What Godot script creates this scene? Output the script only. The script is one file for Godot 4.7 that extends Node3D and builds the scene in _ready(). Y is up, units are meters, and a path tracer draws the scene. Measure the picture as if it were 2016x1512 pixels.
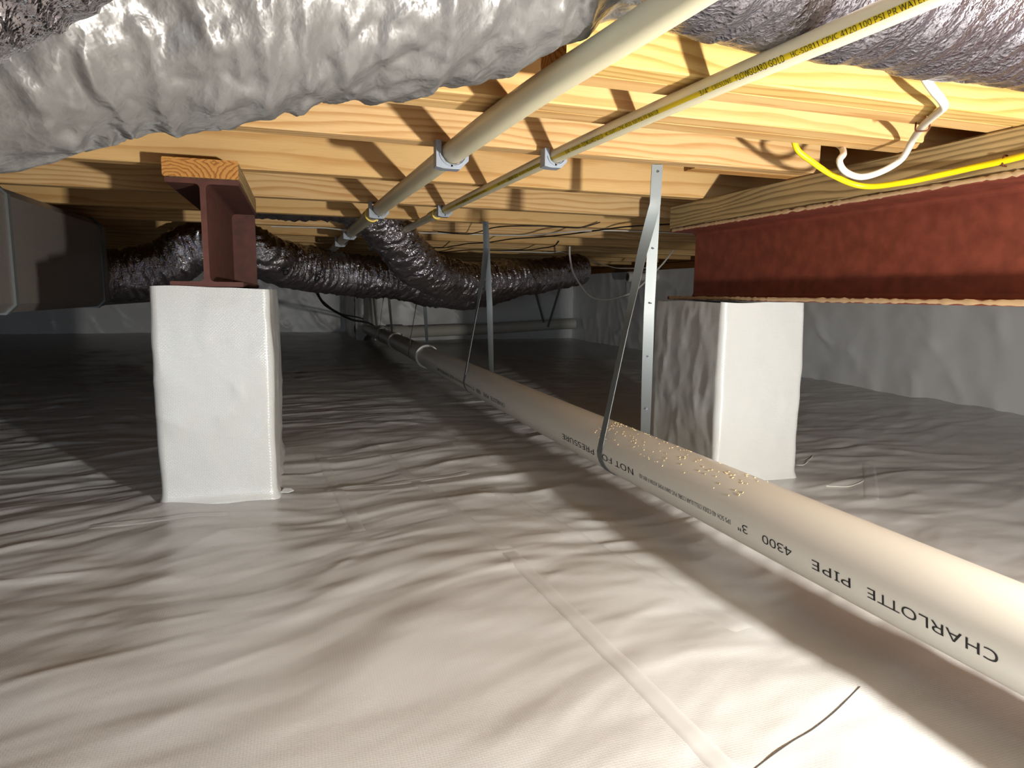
extends Node3D
# A low crawl space under a house: white vapour liner on the ground, pine joists overhead, foil ducts, pipes, two wrapped piers and steel beams.

const JOIST_Y := 0.636        # underside of the floor joists
const DECK_Y := 0.872         # underside of the subfloor
const LAMP_AT := Vector3(0.668, 0.26, 0.19)
var M := {}
var used := {}

func _ready() -> void:
	# ---------------------------------------------------------------- camera, sky, light, exposure
	var cam := Camera3D.new()
	cam.name = "camera"
	cam.transform = Transform3D(Basis(Vector3(0.952773, 0.011891, 0.303450), Vector3(0.029482, 0.990891, -0.131398), Vector3(-0.302248, 0.134139, 0.943744)), Vector3(0, 0.4, 0))
	cam.fov = rad_to_deg(2.0 * atan(756.0 / 1300.0))
	cam.near = 0.02
	cam.far = 60.0
	add_child(cam)
	cam.current = true
	var env := Environment.new()
	env.background_mode = Environment.BG_COLOR
	env.background_color = Color(0, 0, 0)
	env.ambient_light_source = Environment.AMBIENT_SOURCE_DISABLED
	env.tonemap_mode = Environment.TONE_MAPPER_LINEAR
	env.tonemap_exposure = 1.0
	env.sdfgi_enabled = true
	env.ssao_enabled = true
	env.ssil_enabled = true
	var we := WorldEnvironment.new()
	we.name = "environment"
	we.environment = env
	add_child(we)
	lamp(LAMP_AT, 2.65)
	unseen_panel(1.5)
	make_materials()
	shell()
	joists()
	piers_and_beams()
	ducts()
	drain()
	water_pipes()
	hangers()
	cables()
	litter()

func lamp(at: Vector3, energy: float) -> void:
	# unseen, out of view at the right: a small square lamp lighting the crawl space
	var t := thing("unseen_lamp", "unseen small square lamp out of view at the right, placed to light the piers, pipes and joists", "lamp", at)
	t.basis = Basis(Vector3.UP, deg_to_rad(12.0)) * Basis(Vector3.RIGHT, deg_to_rad(4.0))
	var dark := mat(Color(0.05, 0.05, 0.05), 0.6)
	obj("housing", box(Vector3(-0.030, -0.030, 0.004), Vector3(0.030, 0.030, 0.030), dark, 0.004), dark, t)
	obj("glowing_panel", box(Vector3(-0.02, -0.02, 0.001), Vector3(0.02, 0.02, 0.004), null, 0.001), glow(Color(0.98, 0.985, 1.0), 6.0), t)
	obj("clamp", tube([Vector3(0, -0.028, 0.018), Vector3(-0.012, -0.08, 0.018), Vector3(-0.022, -0.124, 0.018)], [0.007, 0.006, 0.014], 12), dark, t)
	panel_light("unseen_lamp_light", t.transform, Vector2(0.04, 0.04), Color(1.0, 0.985, 0.955), energy)

func glow(c: Color, k: float) -> StandardMaterial3D:
	var m := mat(c, 0.5)
	m.emission_enabled = true
	m.emission = c
	m.emission_energy_multiplier = k
	return m

func panel_light(called: String, at: Transform3D, size: Vector2, c: Color, energy: float) -> void:
	var l := AreaLight3D.new()
	l.name = called
	l.area_size = size
	l.area_normalize_energy = true
	l.light_color = c
	l.light_energy = energy
	l.area_range = 14.0
	l.area_attenuation = 2.0
	l.shadow_enabled = true
	l.transform = at
	add_child(l)

func unseen_panel(energy: float) -> void:
	# unseen, behind the camera: a cool glowing panel placed to lighten the shaded parts
	var t := thing("unseen_cool_panel", "unseen cool glowing panel behind the camera, placed to lighten the shaded parts", "unseen_panel", Vector3(-0.75, 0.34, 1.27))
	var frame := mat(Color(0.3, 0.3, 0.3), 0.7)
	for q in [[-0.44, 0.44, 0.20, 0.23], [-0.44, 0.44, -0.23, -0.20]]:
		obj("frame_rail", box(Vector3(q[0], q[2], -0.012), Vector3(q[1], q[3], 0.02), null, 0.003), frame, t)
	for q in [-0.44, 0.41]:
		obj("frame_stile", box(Vector3(q, -0.20, -0.012), Vector3(q + 0.03, 0.20, 0.02), null, 0.003), frame, t)
	obj("unseen_panel_glow", box(Vector3(-0.41, -0.20, 0.0), Vector3(0.41, 0.20, 0.01), null, 0.002), glow(Color(0.80, 0.90, 1.0), 0.5), t)
	panel_light("unseen_cool_panel_light", Transform3D(Basis(), Vector3(-0.75, 0.34, 1.252)), Vector2(0.8, 0.38), Color(0.88, 0.94, 1.0), energy)

# ------------------------------------------------------------------------------------------- helpers
func numbered(called: String) -> String:
	var n: int = used.get(called, 0)
	used[called] = n + 1
	return called if n == 0 else "%s_%03d" % [called, n]

func thing(called: String, label: String, category: String, at := Vector3.ZERO, group := "") -> Node3D:
	var o := Node3D.new()
	o.name = numbered(called)
	add_child(o)
	o.position = at
	tag(o, label, category, group)
	return o

func tag(o: Node, label: String, category: String, group := "") -> Node:
	o.set_meta("label", label)
	o.set_meta("category", category)
	o.set_meta("kind", "thing")
	if group != "":
		o.set_meta("group", group)
	return o

func obj(called: String, mesh: Mesh, m: Material, parent: Node = null) -> MeshInstance3D:
	var o := MeshInstance3D.new()
	o.name = numbered(called) if parent == null else called
	o.mesh = mesh
	if m:
		for s in mesh.get_surface_count():
			o.set_surface_override_material(s, m) if not (mesh is ArrayMesh and mesh.surface_get_material(s)) else null
	(parent if parent else self).add_child(o, true)
	return o

func structure(called: String, mesh: Mesh, m: Material) -> MeshInstance3D:
	var o := obj(called, mesh, m)
	o.set_meta("kind", "structure")
	return o

func mat(c: Color, rough := 0.7, metal := 0.0) -> StandardMaterial3D:
	var m := StandardMaterial3D.new()
	m.albedo_color = c
	m.roughness = rough
	m.metallic = metal
	return m

func noise(kind: int, freq: float, sd: int, octaves := 3) -> FastNoiseLite:
	var n := FastNoiseLite.new()
	n.noise_type = FastNoiseLite.TYPE_SIMPLEX_SMOOTH
	n.fractal_type = kind as FastNoiseLite.FractalType
	n.fractal_octaves = octaves
	n.frequency = freq
	n.seed = sd
	return n

# a sheet of points, rows x columns, turned so that its front looks along «out» at its middle
func sheet(rows: Array, uvs: Array, out: Vector3, wrap := false) -> ArrayMesh:
	var ni := rows.size()
	var nj: int = rows[0].size()
	var v := PackedVector3Array()
	var uv := PackedVector2Array()
	for i in ni:
		v.append_array(rows[i])
		uv.append_array(uvs[i])
	var nrm := PackedVector3Array()
	nrm.resize(v.size())
	for i in ni:
		var up: PackedVector3Array = rows[mini(i + 1, ni - 1)]
		var dn: PackedVector3Array = rows[maxi(i - 1, 0)]
		var row: PackedVector3Array = rows[i]
		for j in nj:
			var a := j + 1
			var b := j - 1
			if wrap:
				if a >= nj: a = 1
				if b < 0: b = nj - 2
			else:
				a = mini(a, nj - 1)
				b = maxi(b, 0)
			nrm[i * nj + j] = (up[j] - dn[j]).cross(row[a] - row[b]).normalized()
	var mi := ni / 2
	var mj := nj / 3
	var mid: Vector3 = rows[mi][mj]
	# «out» is the direction the front faces, or for a closed ring the point it faces away from
	var look := mid - out if wrap else out
	var sgn := 1.0 if nrm[mi * nj + mj].dot(look) >= 0.0 else -1.0
	if sgn < 0.0:
		for k in nrm.size():
			nrm[k] = -nrm[k]
	var idx := PackedInt32Array()
	idx.resize((ni - 1) * (nj - 1) * 6)
	var w := 0
	for i in ni - 1:
		for j in nj - 1:
			var p := i * nj + j
			var q := p + 1
			var r := p + nj
			var s := r + 1
			# (r - p) x (q - p) is the plus side; front faces are clockwise
			var tri := [p, q, r, q, s, r] if sgn > 0.0 else [p, r, q, q, r, s]
			for t in tri:
				idx[w] = t
				w += 1
	var arr := []
	arr.resize(Mesh.ARRAY_MAX)
	arr[Mesh.ARRAY_VERTEX] = v
	arr[Mesh.ARRAY_NORMAL] = nrm
	arr[Mesh.ARRAY_TEX_UV] = uv
	arr[Mesh.ARRAY_INDEX] = idx
	var m := ArrayMesh.new()
	m.add_surface_from_arrays(Mesh.PRIMITIVE_TRIANGLES, arr)
	return m

# points along a smooth path through the given ones
func smooth(pts: Array, step := 0.01) -> PackedVector3Array:
	var c := Curve3D.new()
	c.bake_interval = step
	for i in pts.size():
		var t := Vector3.ZERO
		if i > 0 and i < pts.size() - 1:
			var d: Vector3 = (pts[i + 1] - pts[i - 1]).normalized()
			var l: float = minf(pts[i].distance_to(pts[i - 1]), pts[i].distance_to(pts[i + 1])) / 3.0
			t = d * l
		c.add_point(pts[i], -t, t)
	return c.get_baked_points()

# a tube along a path; radii per point (or one), shaped by dent(s, angle, radius) -> extra radius
func tube(path, radii, seg := 16, dent := [], caps := true, squash := 1.0) -> ArrayMesh:
	var n: int = path.size()
	var rows := []
	var uvs := []
	var side := Vector3.ZERO
	var s := 0.0
	for i in n:
		var d: Vector3 = ((path[mini(i + 1, n - 1)] as Vector3) - (path[maxi(i - 1, 0)] as Vector3)).normalized()
		if i == 0:
			side = d.cross(Vector3.UP)
			if side.length() < 0.1:
				side = Vector3.RIGHT
		side = (side - d * side.dot(d)).normalized()
		var up := side.cross(d).normalized()
		if i > 0:
			s += (path[i] as Vector3).distance_to(path[i - 1])
		var r: float = radii if (radii is float) else radii[mini(i, radii.size() - 1)]
		var row := PackedVector3Array()
		var ur := PackedVector2Array()
		for j in seg + 1:
			var a := TAU * j / seg
			if j == seg:
				a = 0.0
			var q := r
			if not dent.is_empty():
				q += dent_at(dent, s, a, r)
			row.append((path[i] as Vector3) + side * cos(a) * q + up * sin(a) * q * squash)
			ur.append(Vector2(s, TAU * j / seg * r))
		rows.append(row)
		uvs.append(ur)
	if caps:
		for e in [0, n - 1]:
			var row := PackedVector3Array()
			var ur := PackedVector2Array()
			for j in seg + 1:
				row.append(path[e])
				ur.append(Vector2.ZERO)
			if e == 0:
				rows.push_front(rows[0].duplicate())
				uvs.push_front(uvs[0])
				rows.push_front(row)
				uvs.push_front(ur)
			else:
				rows.append(rows[-1].duplicate())
				uvs.append(uvs[-1])
				rows.append(row)
				uvs.append(ur)
	var centre: Vector3 = path[n / 2]
	var r0: int = rows.size() / 2
	centre = Vector3.ZERO
	for p in rows[r0]:
		centre += p
	centre /= float(rows[r0].size())
	return sheet(rows, uvs, centre, true)

# a flat outline (x, y) carried along z from z0 to z1; ends in «end» material if given
func extrude(outline: PackedVector2Array, z0: float, z1: float, side_m: Material, end_m: Material = null, uv_at := Vector2.ZERO, smooth_side := false) -> ArrayMesh:
	if not Geometry2D.is_polygon_clockwise(outline):
		outline.reverse()
	var st := SurfaceTool.new()
	st.begin(Mesh.PRIMITIVE_TRIANGLES)
	var n := outline.size()
	var along := 0.0
	for i in n:
		var a := outline[i]
		var b := outline[(i + 1) % n]
		var e := b - a
		var nn := Vector3(-e.y, e.x, 0).normalized()
		var na := nn
		var nb := nn
		if smooth_side:
			var e0 := a - outline[(i + n - 1) % n]
			var e1 := outline[(i + 2) % n] - b
			var n0 := Vector3(-e0.y, e0.x, 0).normalized()
			var n1 := Vector3(-e1.y, e1.x, 0).normalized()
			if nn.dot(n0) > 0.7: na = (nn + n0).normalized()
			if nn.dot(n1) > 0.7: nb = (nn + n1).normalized()
		var l := e.length()
		var c := [Vector3(a.x, a.y, z0), Vector3(b.x, b.y, z0), Vector3(b.x, b.y, z1), Vector3(a.x, a.y, z1)]
		var u := [Vector2(z0, along), Vector2(z0, along + l), Vector2(z1, along + l), Vector2(z1, along)]
		var ns := [na, nb, nb, na]
		along += l
		var order := [0, 1, 2, 0, 2, 3]
		if (c[1] - c[0]).cross(c[2] - c[0]).dot(nn) > 0.0:
			order = [0, 2, 1, 0, 3, 2]
		for k in order:
			st.set_normal(ns[k])
			st.set_uv(u[k] + uv_at)
			st.add_vertex(c[k])
	st.generate_tangents()
	var m := st.commit()
	m.surface_set_material(0, side_m)
	var tri := Geometry2D.triangulate_polygon(outline)
	var se := SurfaceTool.new()
	se.begin(Mesh.PRIMITIVE_TRIANGLES)
	for end in [[z0, -1.0], [z1, 1.0]]:
		var nz := Vector3(0, 0, end[1] * signf(z1 - z0))
		for t in range(0, tri.size(), 3):
			var p := [outline[tri[t]], outline[tri[t + 1]], outline[tri[t + 2]]]
			var q := []
			for k in 3:
				q.append(Vector3(p[k].x, p[k].y, end[0]))
			var order := [0, 1, 2]
			if (q[1] - q[0]).cross(q[2] - q[0]).dot(nz) > 0.0:
				order = [0, 2, 1]
			for k in order:
				se.set_normal(nz)
				se.set_uv(p[k])
				se.add_vertex(q[k])
	se.commit(m)
	m.surface_set_material(1, end_m if end_m else side_m)
	return m

func bevelled(x0: float, x1: float, y0: float, y1: float, b: float) -> PackedVector2Array:
	return PackedVector2Array([Vector2(x0 + b, y0), Vector2(x1 - b, y0), Vector2(x1, y0 + b), Vector2(x1, y1 - b), Vector2(x1 - b, y1), Vector2(x0 + b, y1), Vector2(x0, y1 - b), Vector2(x0, y0 + b)])

# a board lying along x: its outline is in (z, y), so it is built along z and turned
func board_x(x0: float, x1: float, y0: float, y1: float, z0: float, z1: float, m: Material, end_m: Material, uv_at := Vector2.ZERO, b := 0.002) -> ArrayMesh:
	var mesh := extrude(bevelled(-z1, -z0, y0, y1, b), x0, x1, m, end_m, uv_at)
	return turned(mesh, Transform3D(Basis(Vector3(0, 0, -1), Vector3(0, 1, 0), Vector3(1, 0, 0)), Vector3.ZERO))

func turned(mesh: ArrayMesh, t: Transform3D) -> ArrayMesh:
	var out := ArrayMesh.new()
	for s in mesh.get_surface_count():
		var st := SurfaceTool.new()
		st.begin(Mesh.PRIMITIVE_TRIANGLES)
		st.append_from(mesh, s, t)
		st.commit(out)
		out.surface_set_material(s, mesh.surface_get_material(s))
	return out

func box(lo: Vector3, hi: Vector3, m: Material, b := 0.002) -> ArrayMesh:
	return extrude(bevelled(lo.x, hi.x, lo.y, hi.y, b), lo.z, hi.z, m)

# ------------------------------------------------------------------------------------------- materials
func wood_image(sd: int, light: Color, dark: Color, rings: float, contrast: float) -> ImageTexture:
	var w := 768
	var h := 256
	var im := Image.create(w, h, false, Image.FORMAT_RGB8)
	var warp := noise(FastNoiseLite.FRACTAL_FBM, 1.0, sd, 3)
	var fine := noise(FastNoiseLite.FRACTAL_FBM, 1.0, sd + 1, 3)
	var rng := RandomNumberGenerator.new()
	rng.seed = sd
	var knots := []
	for k in 1:
		knots.append([rng.randf() * w, rng.randf() * h, rng.randf_range(4.0, 7.0)])
	for y in h:
		for x in w:
			var u := x / 768.0
			var cu := cos(u * TAU) * 0.16
			var su := sin(u * TAU) * 0.16
			var v := y / 256.0
			var d := 0.0
			var kn := 0.0
			for k in knots:
				var dx: float = (fposmod(x - k[0] + w * 0.5, w) - w * 0.5) / 3.2
				var dy: float = y - k[1]
				var rr := sqrt(dx * dx + dy * dy)
				d += 0.10 * exp(-rr / 26.0) * signf(dy)
				kn = maxf(kn, 1.0 - smoothstep(k[2] * 0.6, k[2], sqrt(dx * dx * 4.0 + dy * dy)))
			var g := v + d + 0.09 * warp.get_noise_3d(cu * 1.3, su * 1.3, v * 1.6)
			var ring := fposmod(g * rings + 0.6 * warp.get_noise_3d(cu * 2.0 + 7.0, su * 2.0, v * 5.0), 1.0)
			var late := smoothstep(0.35, 0.92, ring) * (1.0 - smoothstep(0.92, 1.0, ring))
			var f := 0.5 + 0.5 * fine.get_noise_3d(cu * 14.0, su * 14.0, v * 130.0)
			var broad := 0.5 + 0.5 * warp.get_noise_3d(cu * 2.5 + 30.0, su * 2.5, v * 2.0)
			var c := light.lerp(dark, clampf(late * contrast + (f - 0.5) * 0.35 + (broad - 0.5) * 0.35 + 0.08, 0.0, 1.0))
			c = c.lerp(Color(0.28, 0.15, 0.07), kn * 0.75)
			im.set_pixel(x, y, c)
	return ImageTexture.create_from_image(im)

func end_image() -> ImageTexture:
	var im := Image.create(256, 128, false, Image.FORMAT_RGB8)
	var n := noise(FastNoiseLite.FRACTAL_FBM, 1.0, 5, 3)
	for y in 128:
		for x in 256:
			var u := (x - 128.0) / 128.0
			var v := (y - 70.0) / 128.0
			var r := sqrt(u * u * 1.2 + v * v * 3.0) + 0.05 * n.get_noise_2d(x * 0.03, y * 0.03)
			var ring := fposmod(r * 7.0, 1.0)
			var late := smoothstep(0.45, 0.9, ring) * (1.0 - smoothstep(0.92, 1.0, ring))
			var c := Color(0.80, 0.58, 0.30).lerp(Color(0.52, 0.30, 0.12), late * 0.7 + 0.25 * n.get_noise_2d(x * 0.25, y * 0.25) + 0.1)
			if r < 0.05:
				c = Color(0.32, 0.16, 0.08)
			im.set_pixel(x, y, c)
	return ImageTexture.create_from_image(im)

func weave_normal() -> ImageTexture:
	var im := Image.create(256, 256, false, Image.FORMAT_RGB8)
	var n := noise(FastNoiseLite.FRACTAL_FBM, 0.02, 9, 2)
	for y in 256:
		for x in 256:
			var a := absf(sin(PI * x / 8.0))
			var b := absf(sin(PI * y / 8.0))
			var over := 1.0 if (x / 8 + y / 8) % 2 == 0 else 0.0
			var v := lerpf(a * 0.5, b * 0.5, over) + 0.3 + 0.12 * n.get_noise_2d(x, y)
			im.set_pixel(x, y, Color(v, v, v))
	im.bump_map_to_normal_map(2.0)
	return ImageTexture.create_from_image(im)

func crinkle_normal(sd: int, freq: float, strength: float) -> NoiseTexture2D:
	var t := NoiseTexture2D.new()
	t.width = 512
	t.height = 512
	t.seamless = true
	t.as_normal_map = true
	t.bump_strength = strength
	var n := noise(FastNoiseLite.FRACTAL_RIDGED, freq, sd, 4)
	t.noise = n
	return t

func wood(tex: Texture2D, tint: Color, rough := 0.75) -> StandardMaterial3D:
	var m := mat(tint, rough)
	m.albedo_texture = tex
	m.uv1_scale = Vector3(1.0, 4.0, 1.0)
	m.metallic_specular = 0.3
	return m

func make_materials() -> void:
	var pine := wood_image(11, Color(0.87, 0.73, 0.52), Color(0.70, 0.50, 0.28), 19.0, 0.55)
	var pine2 := wood_image(23, Color(0.86, 0.71, 0.49), Color(0.71, 0.51, 0.29), 7.0, 0.5)
	var grey := wood_image(37, Color(0.70, 0.60, 0.42), Color(0.42, 0.34, 0.22), 24.0, 0.7)
	M.pine = wood(pine, Color(0.98, 0.98, 0.99))
	M.pine_pale = wood(pine2, Color(1.0, 1.0, 0.99))
	M.pine_deep = wood(pine2, Color(0.95, 0.89, 0.80))
	M.pine_green = wood(pine, Color(0.97, 0.98, 0.87))
	M.treated = wood(grey, Color(1, 1, 1), 0.85)
	M.rim = wood(pine2, Color(0.62, 0.52, 0.42), 0.85)
	M.deck = wood(pine2, Color(0.75, 0.68, 0.58), 0.85)
	var e := mat(Color(1, 1, 1), 0.85)
	e.albedo_texture = end_image()
	e.uv1_scale = Vector3(1.0 / 0.14, 1.0 / 0.07, 1.0)
	M.end = e
	var weave := weave_normal()
	var l := mat(Color(0.805, 0.805, 0.80), 0.28)
	l.normal_enabled = true
	l.normal_texture = weave
	l.normal_scale = 0.22
	l.uv1_triplanar = true
	l.uv1_world_triplanar = true
	l.uv1_scale = Vector3.ONE * 11.0
	l.metallic_specular = 0.5
	M.liner = l
	var wl: StandardMaterial3D = l.duplicate()
	wl.albedo_color = Color(0.755, 0.76, 0.75)
	wl.normal_scale = 0.5
	wl.roughness = 0.24
	M.wrap = wl
	var ll: StandardMaterial3D = l.duplicate()
	ll.albedo_color = Color(0.93, 0.93, 0.925)
	M.wall_liner = ll
	var tape := mat(Color(0.80, 0.80, 0.795), 0.28)
	M.tape = tape
	# foil
	var f := mat(Color(0.53, 0.525, 0.52), 0.33, 0.55)
	f.normal_enabled = true
	f.normal_texture = crinkle_normal(3, 0.012, 8.0)
	f.normal_scale = 0.6
	f.uv1_triplanar = true
	f.uv1_scale = Vector3.ONE * 5.0
	M.foil = f
	var f2 := mat(Color(0.76, 0.75, 0.78), 0.11, 1.0)
	f2.normal_enabled = true
	f2.normal_texture = crinkle_normal(8, 0.03, 16.0)
	f2.normal_scale = 0.6
	f2.uv1_triplanar = true
	f2.uv1_scale = Vector3.ONE * 6.0
	M.foil_shiny = f2
	var f4: StandardMaterial3D = f2.duplicate()
	f4.albedo_color = Color(0.66, 0.65, 0.69)
	f4.roughness = 0.27
	f4.metallic = 0.95
	M.foil_fine = f4
	var f3 := mat(Color(0.56, 0.53, 0.51), 0.40, 0.3)
	f3.normal_enabled = true
	f3.normal_texture = crinkle_normal(14, 0.05, 5.0)
	f3.normal_scale = 0.6
	f3.uv1_triplanar = true
	f3.uv1_scale = Vector3.ONE * 5.0
	M.trunk = f3
	M.pvc = mat(Color(0.86, 0.845, 0.80), 0.36)
	M.pvc_white = mat(Color(0.88, 0.87, 0.83), 0.35)
	M.cpvc = mat(Color(0.84, 0.81, 0.69), 0.36)
	M.glue = mat(Color(0.90, 0.78, 0.30), 0.3)
	M.stripe = mat(Color(0.80, 0.70, 0.10), 0.45)
	M.ink = mat(Color(0.05, 0.05, 0.06), 0.6)
	M.clamp = mat(Color(0.56, 0.59, 0.63), 0.45)
	M.steel = mat(Color(0.47, 0.49, 0.49), 0.48, 0.4)
	var red := mat(Color(0.50, 0.245, 0.18), 0.5)
	var rt := NoiseTexture2D.new()
	rt.width = 512
	rt.height = 512
	rt.seamless = true
	rt.noise = noise(FastNoiseLite.FRACTAL_FBM, 0.012, 21, 5)
	var gr := Gradient.new()
	gr.set_color(0, Color(0.82, 0.80, 0.80))
	gr.set_color(1, Color(1.0, 1.0, 1.0))
	gr.add_point(0.80, Color(1, 1, 1))
	rt.color_ramp = gr
	red.albedo_texture = rt
	red.uv1_triplanar = true
	red.uv1_scale = Vector3.ONE * 4.0
	M.red = red
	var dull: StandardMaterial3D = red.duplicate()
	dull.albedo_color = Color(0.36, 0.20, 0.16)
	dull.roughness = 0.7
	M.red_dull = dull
	M.dust = mat(Color(0.72, 0.60, 0.45), 0.95)
	M.thread_grey = mat(Color(0.22, 0.22, 0.22), 0.9)
	M.sawdust = mat(Color(0.88, 0.78, 0.58), 0.9)
	M.yellow = mat(Color(0.93, 0.84, 0.06), 0.4)
	M.white_cable = mat(Color(0.86, 0.84, 0.80), 0.45)
	M.black_cable = mat(Color(0.03, 0.03, 0.03), 0.5)
	M.staple = mat(Color(0.35, 0.17, 0.08), 0.5, 0.4)
	M.concrete = mat(Color(0.42, 0.40, 0.38), 0.95)

# ------------------------------------------------------------------------------------------- shell
var n_wave: FastNoiseLite
var n_crease: FastNoiseLite
var n_broad: FastNoiseLite
var n_fine: FastNoiseLite

func floor_y(x: float, z: float) -> float:
	var wx := x + 0.10 * n_broad.get_noise_2d(x * 1.3 + 40.0, z * 1.3)
	var wz := z + 0.09 * n_broad.get_noise_2d(x * 1.1, z * 1.1 + 80.0) + 0.16 * x
	var a := n_wave.get_noise_2d(wx * 2.8, wz * 6.2)
	var c := n_crease.get_noise_2d(wx * 1.1 + 9.0, wz * 4.0)
	var crease := pow(clampf(0.5 + 0.5 * c, 0.0, 1.0), 7.0)
	var b := n_broad.get_noise_2d(x * 1.3, z * 1.6)
	var f := n_fine.get_noise_2d(wx * 4.5, wz * 19.0)
	var mask := 0.5 + 0.5 * n_broad.get_noise_2d(x * 0.9 - 20.0, z * 0.9)
	var away := smoothstep(-0.55, -1.25, z)
	var m := n_wave.get_noise_2d(x * 4.0 + 50.0, wz * 7.0 - x * 2.0)
	return lerpf(0.0030, 0.0038, away) * a + lerpf(0.0022, 0.0036, away) * m + lerpf(0.0015, 0.0048, away) * crease + 0.006 * b + lerpf(0.0009, 0.0022, away) * f * (0.3 + 1.2 * mask)

func spread(lo: float, hi: float, fine_lo: float, fine_hi: float, step: float, grow: float) -> PackedFloat32Array:
	var left := PackedFloat32Array()
	var v := fine_lo
	var s := step
	while v > lo:
		s *= grow
		v -= s
		left.append(maxf(v, lo))
	left.reverse()
	var k := int((fine_hi - fine_lo) / step)
	for i in k + 1:
		left.append(fine_lo + (fine_hi - fine_lo) * i / k)
	v = fine_hi
	s = step
	while v < hi:
		s *= grow
		v += s
		left.append(minf(v, hi))
	return left

func wall_sheet(a: Vector3, b: Vector3, y0: float, y1: float, inward: Vector3, sd: int) -> ArrayMesh:
	var len := a.distance_to(b)
	var d := (b - a).normalized()
	var n1 := noise(FastNoiseLite.FRACTAL_FBM, 1.0, sd, 3)
	var n2 := noise(FastNoiseLite.FRACTAL_RIDGED, 1.0, sd + 1, 3)
	var rows := []
	var uvs := []
	var nu := int(len / 0.02)
	for i in 41:
		var row := PackedVector3Array()
		var ur := PackedVector2Array()
		var y := lerpf(y0, y1, i / 40.0)
		for j in nu + 1:
			var s := len * j / nu
			var k := pow(clampf(0.5 + 0.5 * n2.get_noise_2d(s * 2.2 + y * 0.8, y * 1.5), 0, 1), 5.0)
			var o := 0.010 * n1.get_noise_2d(s * 2.4, y * 2.0) + 0.014 * k
			row.append(a + d * s + Vector3(0, y, 0) + inward * o)
			ur.append(Vector2(s, y))
		rows.append(row)
		uvs.append(ur)
	return sheet(rows, uvs, inward)

func shell() -> void:
	n_wave = noise(FastNoiseLite.FRACTAL_FBM, 1.0, 101, 2)
	n_crease = noise(FastNoiseLite.FRACTAL_RIDGED, 1.0, 202, 2)
	n_broad = noise(FastNoiseLite.FRACTAL_FBM, 1.0, 303, 2)
	n_fine = noise(FastNoiseLite.FRACTAL_FBM, 1.0, 404, 3)
	var xs := spread(-3.2, 2.46, -0.9, 1.5, 0.008, 1.03)
	var zs := spread(-7.05, 1.35, -2.4, -0.15, 0.0065, 1.02)
	var rows := []
	var uvs := []
	for z in zs:
		var row := PackedVector3Array()
		var ur := PackedVector2Array()
		for x in xs:
			row.append(Vector3(x, floor_y(x, z), z))
			ur.append(Vector2(x, z))
		rows.append(row)
		uvs.append(ur)
	var fl := structure("floor", sheet(rows, uvs, Vector3.UP), M.liner)
	tag(fl, "white woven vapour liner laid in wrinkles over the crawl space ground", "floor")
	fl.set_meta("kind", "structure")
	# earth below the liner, so that the room is closed
	obj("earth_bed", box(Vector3(-3.4, -0.4, -7.3), Vector3(2.7, -0.03, 1.6), M.concrete, 0.01), null, fl)
	# clear seam tape laid on the liner: each strip a piece of the floor
	var strips := [
		[Vector2(0.135, -1.95), Vector2(0.30, -0.95), 0.03], [Vector2(0.30, -0.95), Vector2(0.345, -0.25), 0.03],
		[Vector2(0.03, -1.72), Vector2(0.085, -1.10), 0.030], [Vector2(-0.36, -1.245), Vector2(-0.13, -1.26), 0.028],
		[Vector2(0.03, -1.36), Vector2(0.36, -1.42), 0.030], [Vector2(0.30, -2.6), Vector2(0.42, -1.45), 0.040],
		[Vector2(0.36, -1.30), Vector2(0.50, -0.62), 0.040], [Vector2(1.08, -1.0), Vector2(1.32, -1.24), 0.035]]
	for s in strips:
		obj("tape_strip", tape_strip(s[0], s[1], s[2]), M.tape, fl)
	# subfloor
	var ce := structure("ceiling", box(Vector3(-3.4, DECK_Y, -7.3), Vector3(2.7, DECK_Y + 0.03, 1.6), M.deck, 0.004), null)
	tag(ce, "plywood subfloor above the pine joists", "ceiling")
	ce.set_meta("kind", "structure")
	# walls: block behind, liner in front, rim board above
	wall("back", Vector3(0.44, 0, -5.72), Vector3(2.42, 0, -5.72), Vector3(0, 0, 1), 51)
	wall("return", Vector3(0.44, 0, -6.98), Vector3(0.44, 0, -5.72), Vector3(-1, 0, 0), 61)
	wall("rear", Vector3(-3.1, 0, -6.98), Vector3(0.44, 0, -6.98), Vector3(0, 0, 1), 71)
	wall("right", Vector3(2.42, 0, -5.72), Vector3(2.42, 0, 1.3), Vector3(-1, 0, 0), 81)
	wall("left", Vector3(-3.1, 0, -6.98), Vector3(-3.1, 0, 1.3), Vector3(1, 0, 0), 91)
	wall("front", Vector3(-3.1, 0, 1.3), Vector3(2.42, 0, 1.3), Vector3(0, 0, -1), 95)

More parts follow.
